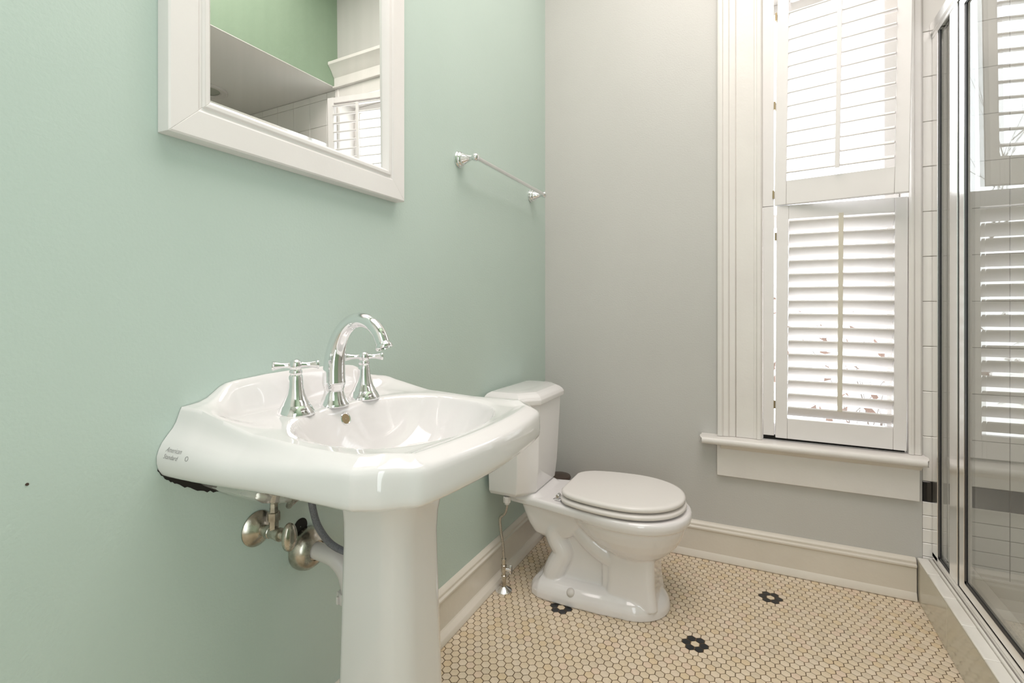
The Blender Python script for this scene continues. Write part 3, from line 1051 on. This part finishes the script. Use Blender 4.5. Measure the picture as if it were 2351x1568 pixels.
def seat_outline(g, n=72):
    """lid outline: chamfered back, egg shaped front"""
    pts = []
    u0, um, u1 = .288 - g, .50, .709 + g
    for i in range(n):
        a = -pi / 2 + pi * i / (n - 1)
        pts.append((um + (u1 - um) * cos(a) ** (2 / 2.15) if cos(a) > 0 else um, (.179 + g) * math.copysign(abs(sin(a)) ** (2 / 2.1), sin(a))))
    side = [(.46, .177), (.42, .172), (.38, .164), (.345, .153), (.322, .1425), (.306, .129), (.294, .112), (.288, .094)]
    up_ = [(u - g * .6 if u < .33 else u, v + g) for u, v in side]
    return pts + up_ + [(u, -v) for u, v in reversed(up_)]


def pad(z0, z1, g0, name, inner=None):
    h = z1 - z0
    rs = [[(u, v, zq) for u, v in seat_outline(g0 + g)] for zq, g in
          ((z0, -.006), (z0 + .002, -.002), (z0 + .35 * h, 0), (z0 + .65 * h, -.0005), (z1 - .003, -.004), (z1 - .0008, -.009), (z1, -.016))]
    return MB().rings(rs).build(name, M['seat'], to, smooth=50)


pad(.3650, .3830, .004, 'seat')
pad(.3885, .4075, 0, 'lid')
for s_ in (-1, 1):
    h = MB().box(-.012, .012, -.010, .010, 0, .007)
    h.tube([(0, -.011, .016), (0, .011, .016)], .0075, 14)
    o = h.build('hinge', M['chrome'], to, bevel=.0015, loc=(.277, .098 * s_ , .360))
mk = MB()
for k in (0, 1):
    mk.add([(.255 + .010 * k, -.096 + .0 * k, .3606), (.258 + .010 * k, -.096, .3606), (.262 + .010 * k, -.080 + .003 * k, .3606), (.259 + .010 * k, -.080 + .003 * k, .3606)], [(0, 1, 2, 3)])
mk.build('printed_mark', M['blackprint'], to)


# tank with chamfered front corners
def tank_ring(u1, hv, ch, zq, u0=.022, r=.01):
    P = [(u0, -hv), (u1 - ch, -hv), (u1, -hv + ch * 1.25), (u1, hv - ch * 1.25), (u1 - ch, hv), (u0, hv)]
    return [(u, v, zq) for u, v in P]


tk = MB().rings([tank_ring(.160, .138, .046, .3600), tank_ring(.176, .153, .050, .3635), tank_ring(.189, .164, .053, .378), tank_ring(.197, .169, .054, .45), tank_ring(.208, .183, .056, .706)])
t_ = tk.build('tank', M['porc'], to, smooth=50)
md = t_.modifiers.new('bevel', 'BEVEL'); md.width = .009; md.segments = 4; md.limit_method = 'ANGLE'; md.angle_limit = radians(20)
ld = MB().rings([tank_ring(q[0], q[1], q[2], q[3] + .020, q[4]) for q in ((.214, .189, .056, .686, .018), (.219, .194, .057, .690, .016), (.220, .195, .057, .706, .016), (.214, .190, .056, .717, .018), (.203, .180, .053, .726, .024),
                 (.190, .168, .05, .732, .034), (.15, .14, .04, .734, .05))])
t_ = ld.build('tank_lid', M['porc'], to, smooth=50)
md = t_.modifiers.new('bevel', 'BEVEL'); md.width = .005; md.segments = 3; md.limit_method = 'ANGLE'; md.angle_limit = radians(12)

# ------------------------------------------------------------------ toilet supply
tv = empty('supply_valve', (.074, -.604, 0), 'nickel floor valve and braided riser hose beside the toilet', 'valve')
MB().lathe([(.031, .0005), (.031, .003), (.026, .008), (.016, .014), (.0115, .018)], (0, 0, 0), (0, 0, 1), 32).build('floor_flange', M['chrome'], tv, smooth=40)
MB().lathe([(.0085, .016), (.0085, .045), (.0100, .046), (.0100, .058), (.0075, .060), (.0075, .072), (.0105, .073), (.0105, .096), (.0085, .098), (.0085, .112), (.0095, .113), (.0095, .120), (.006, .122)], (0, 0, 0), (0, 0, 1), 20).build('valve_body', M['nickel'], tv, smooth=30)
b = MB().tube([(.008, 0, .082), (.024, .004, .082)], .006, 12)
b.rings([[(.024 + dx, .004 + .0065 * cos(2 * pi * i / 16), .082 + .017 * sin(2 * pi * i / 16)) for i in range(16)] for dx in (0, .007)])
b.build('handle', M['chrome'], tv, smooth=35)
hp2 = catmull([(0, 0, .118), (-.004, 0, .17), (-.014, .0, .23), (-.016, 0, .27), (.004, 0, .292), (.014, -.005, .315), (.016, -.005, .332)], 8)
MB().tube(hp2, .0055, 12).build('riser_hose', M['braid'], tv, smooth=60)
MB().lathe([(.0095, .330), (.0095, .336), (.0145, .338), (.0150, .357), (.0135, .359), (.0135, .3598)], (.016, -.005, 0), (0, 0, 1), 8).build('coupling_nut', M['plastic'], tv, smooth=20)

bc = empty('brush_canister', (.112, -.105, 0), 'dark brown canister half hidden behind the toilet tank', 'canister')
MB().lathe([(.052, 0.0005), (.054, .004), (.050, .02), (.048, .262), (.050, .272), (.050, .278)], (0, 0, 0), (0, 0, 1), 28).build('body', M['dark'], bc, smooth=40)
MB().lathe([(.053, .2785), (.054, .284), (.051, .291), (.030, .296), (.001, .297)], (0, 0, 0), (0, 0, 1), 28).build('lid', M['canister'], bc, smooth=40)

# ------------------------------------------------------------------ outdoors
tag(MB().box(-14, 14, .3, 30, -1.2, -1.0).build('ground', M['ground']), 'pale winter ground outside the window', 'ground', None, 'structure')


def bare_tree(name, loc, H, seed, label, spread=.5, leaves=0, r0=.05):
    r = random.Random(seed)
    t = empty(name, loc, label, 'tree')
    b = MB()
    lf = MB()

    def grow(p, d, L, rad, lev):
        pts = [p]
        q = Vector(p)
        dd = Vector(d).normalized()
        ns = 5
        for k in range(ns):
            dd = (dd + Vector((r.uniform(-1, 1), r.uniform(-1, 1), r.uniform(-.3, .6))) * .16).normalized()
            q = q + dd * L / ns
            pts.append(q.copy())
        b.tube(pts, [rad * (1 - .55 * k / ns) for k in range(ns + 1)], 6)
        if lev == 0:
            for k in range(leaves):
                c_ = pts[r.randrange(2, 6)] + Vector((r.uniform(-.03, .03), r.uniform(-.03, .03), r.uniform(-.05, 0)))
                a = Vector((r.uniform(-1, 1), r.uniform(-1, 1), r.uniform(-1, .2))).normalized()
                s = a.cross(Vector((r.uniform(-1, 1), r.uniform(-1, 1), 1))).normalized()
                l_ = r.uniform(.04, .075)
                lf.add([c_, c_ + a * l_ * .5 + s * l_ * .28, c_ + a * l_, c_ + a * l_ * .5 - s * l_ * .28], [(0, 1, 2, 3)])
            return
        for k in range(r.randint(3, 4)):
            i = r.randint(2, ns)
            nd = (dd + Vector((r.uniform(-1, 1), r.uniform(-1, 1), r.uniform(-.2, .9))) * spread * 1.6).normalized()
            grow(pts[i], nd, L * r.uniform(.5, .75), rad * .42, lev - 1)
    grow(Vector((0, 0, 0)), Vector((r.uniform(-.1, .1), 0, 1)), H * .5, r0, 4)
    b.build('branches', M['bark'], t, smooth=60, fix=False)
    if lf.v: lf.build('leaves', M['leaf'], t, fix=False)['kind'] = 'stuff'
    return t


bare_tree('bare_tree', (.2, 5.4, -1.0), 5.4, 11, 'bare winter tree outside, mirrored in the shower glass', .55, 0, .06)
bare_tree('leafy_shrub', (1.40, 1.20, -1.0), 2.9, 5, 'shrub with dry brown leaves outside the lower shutter', .5, 2, .016)
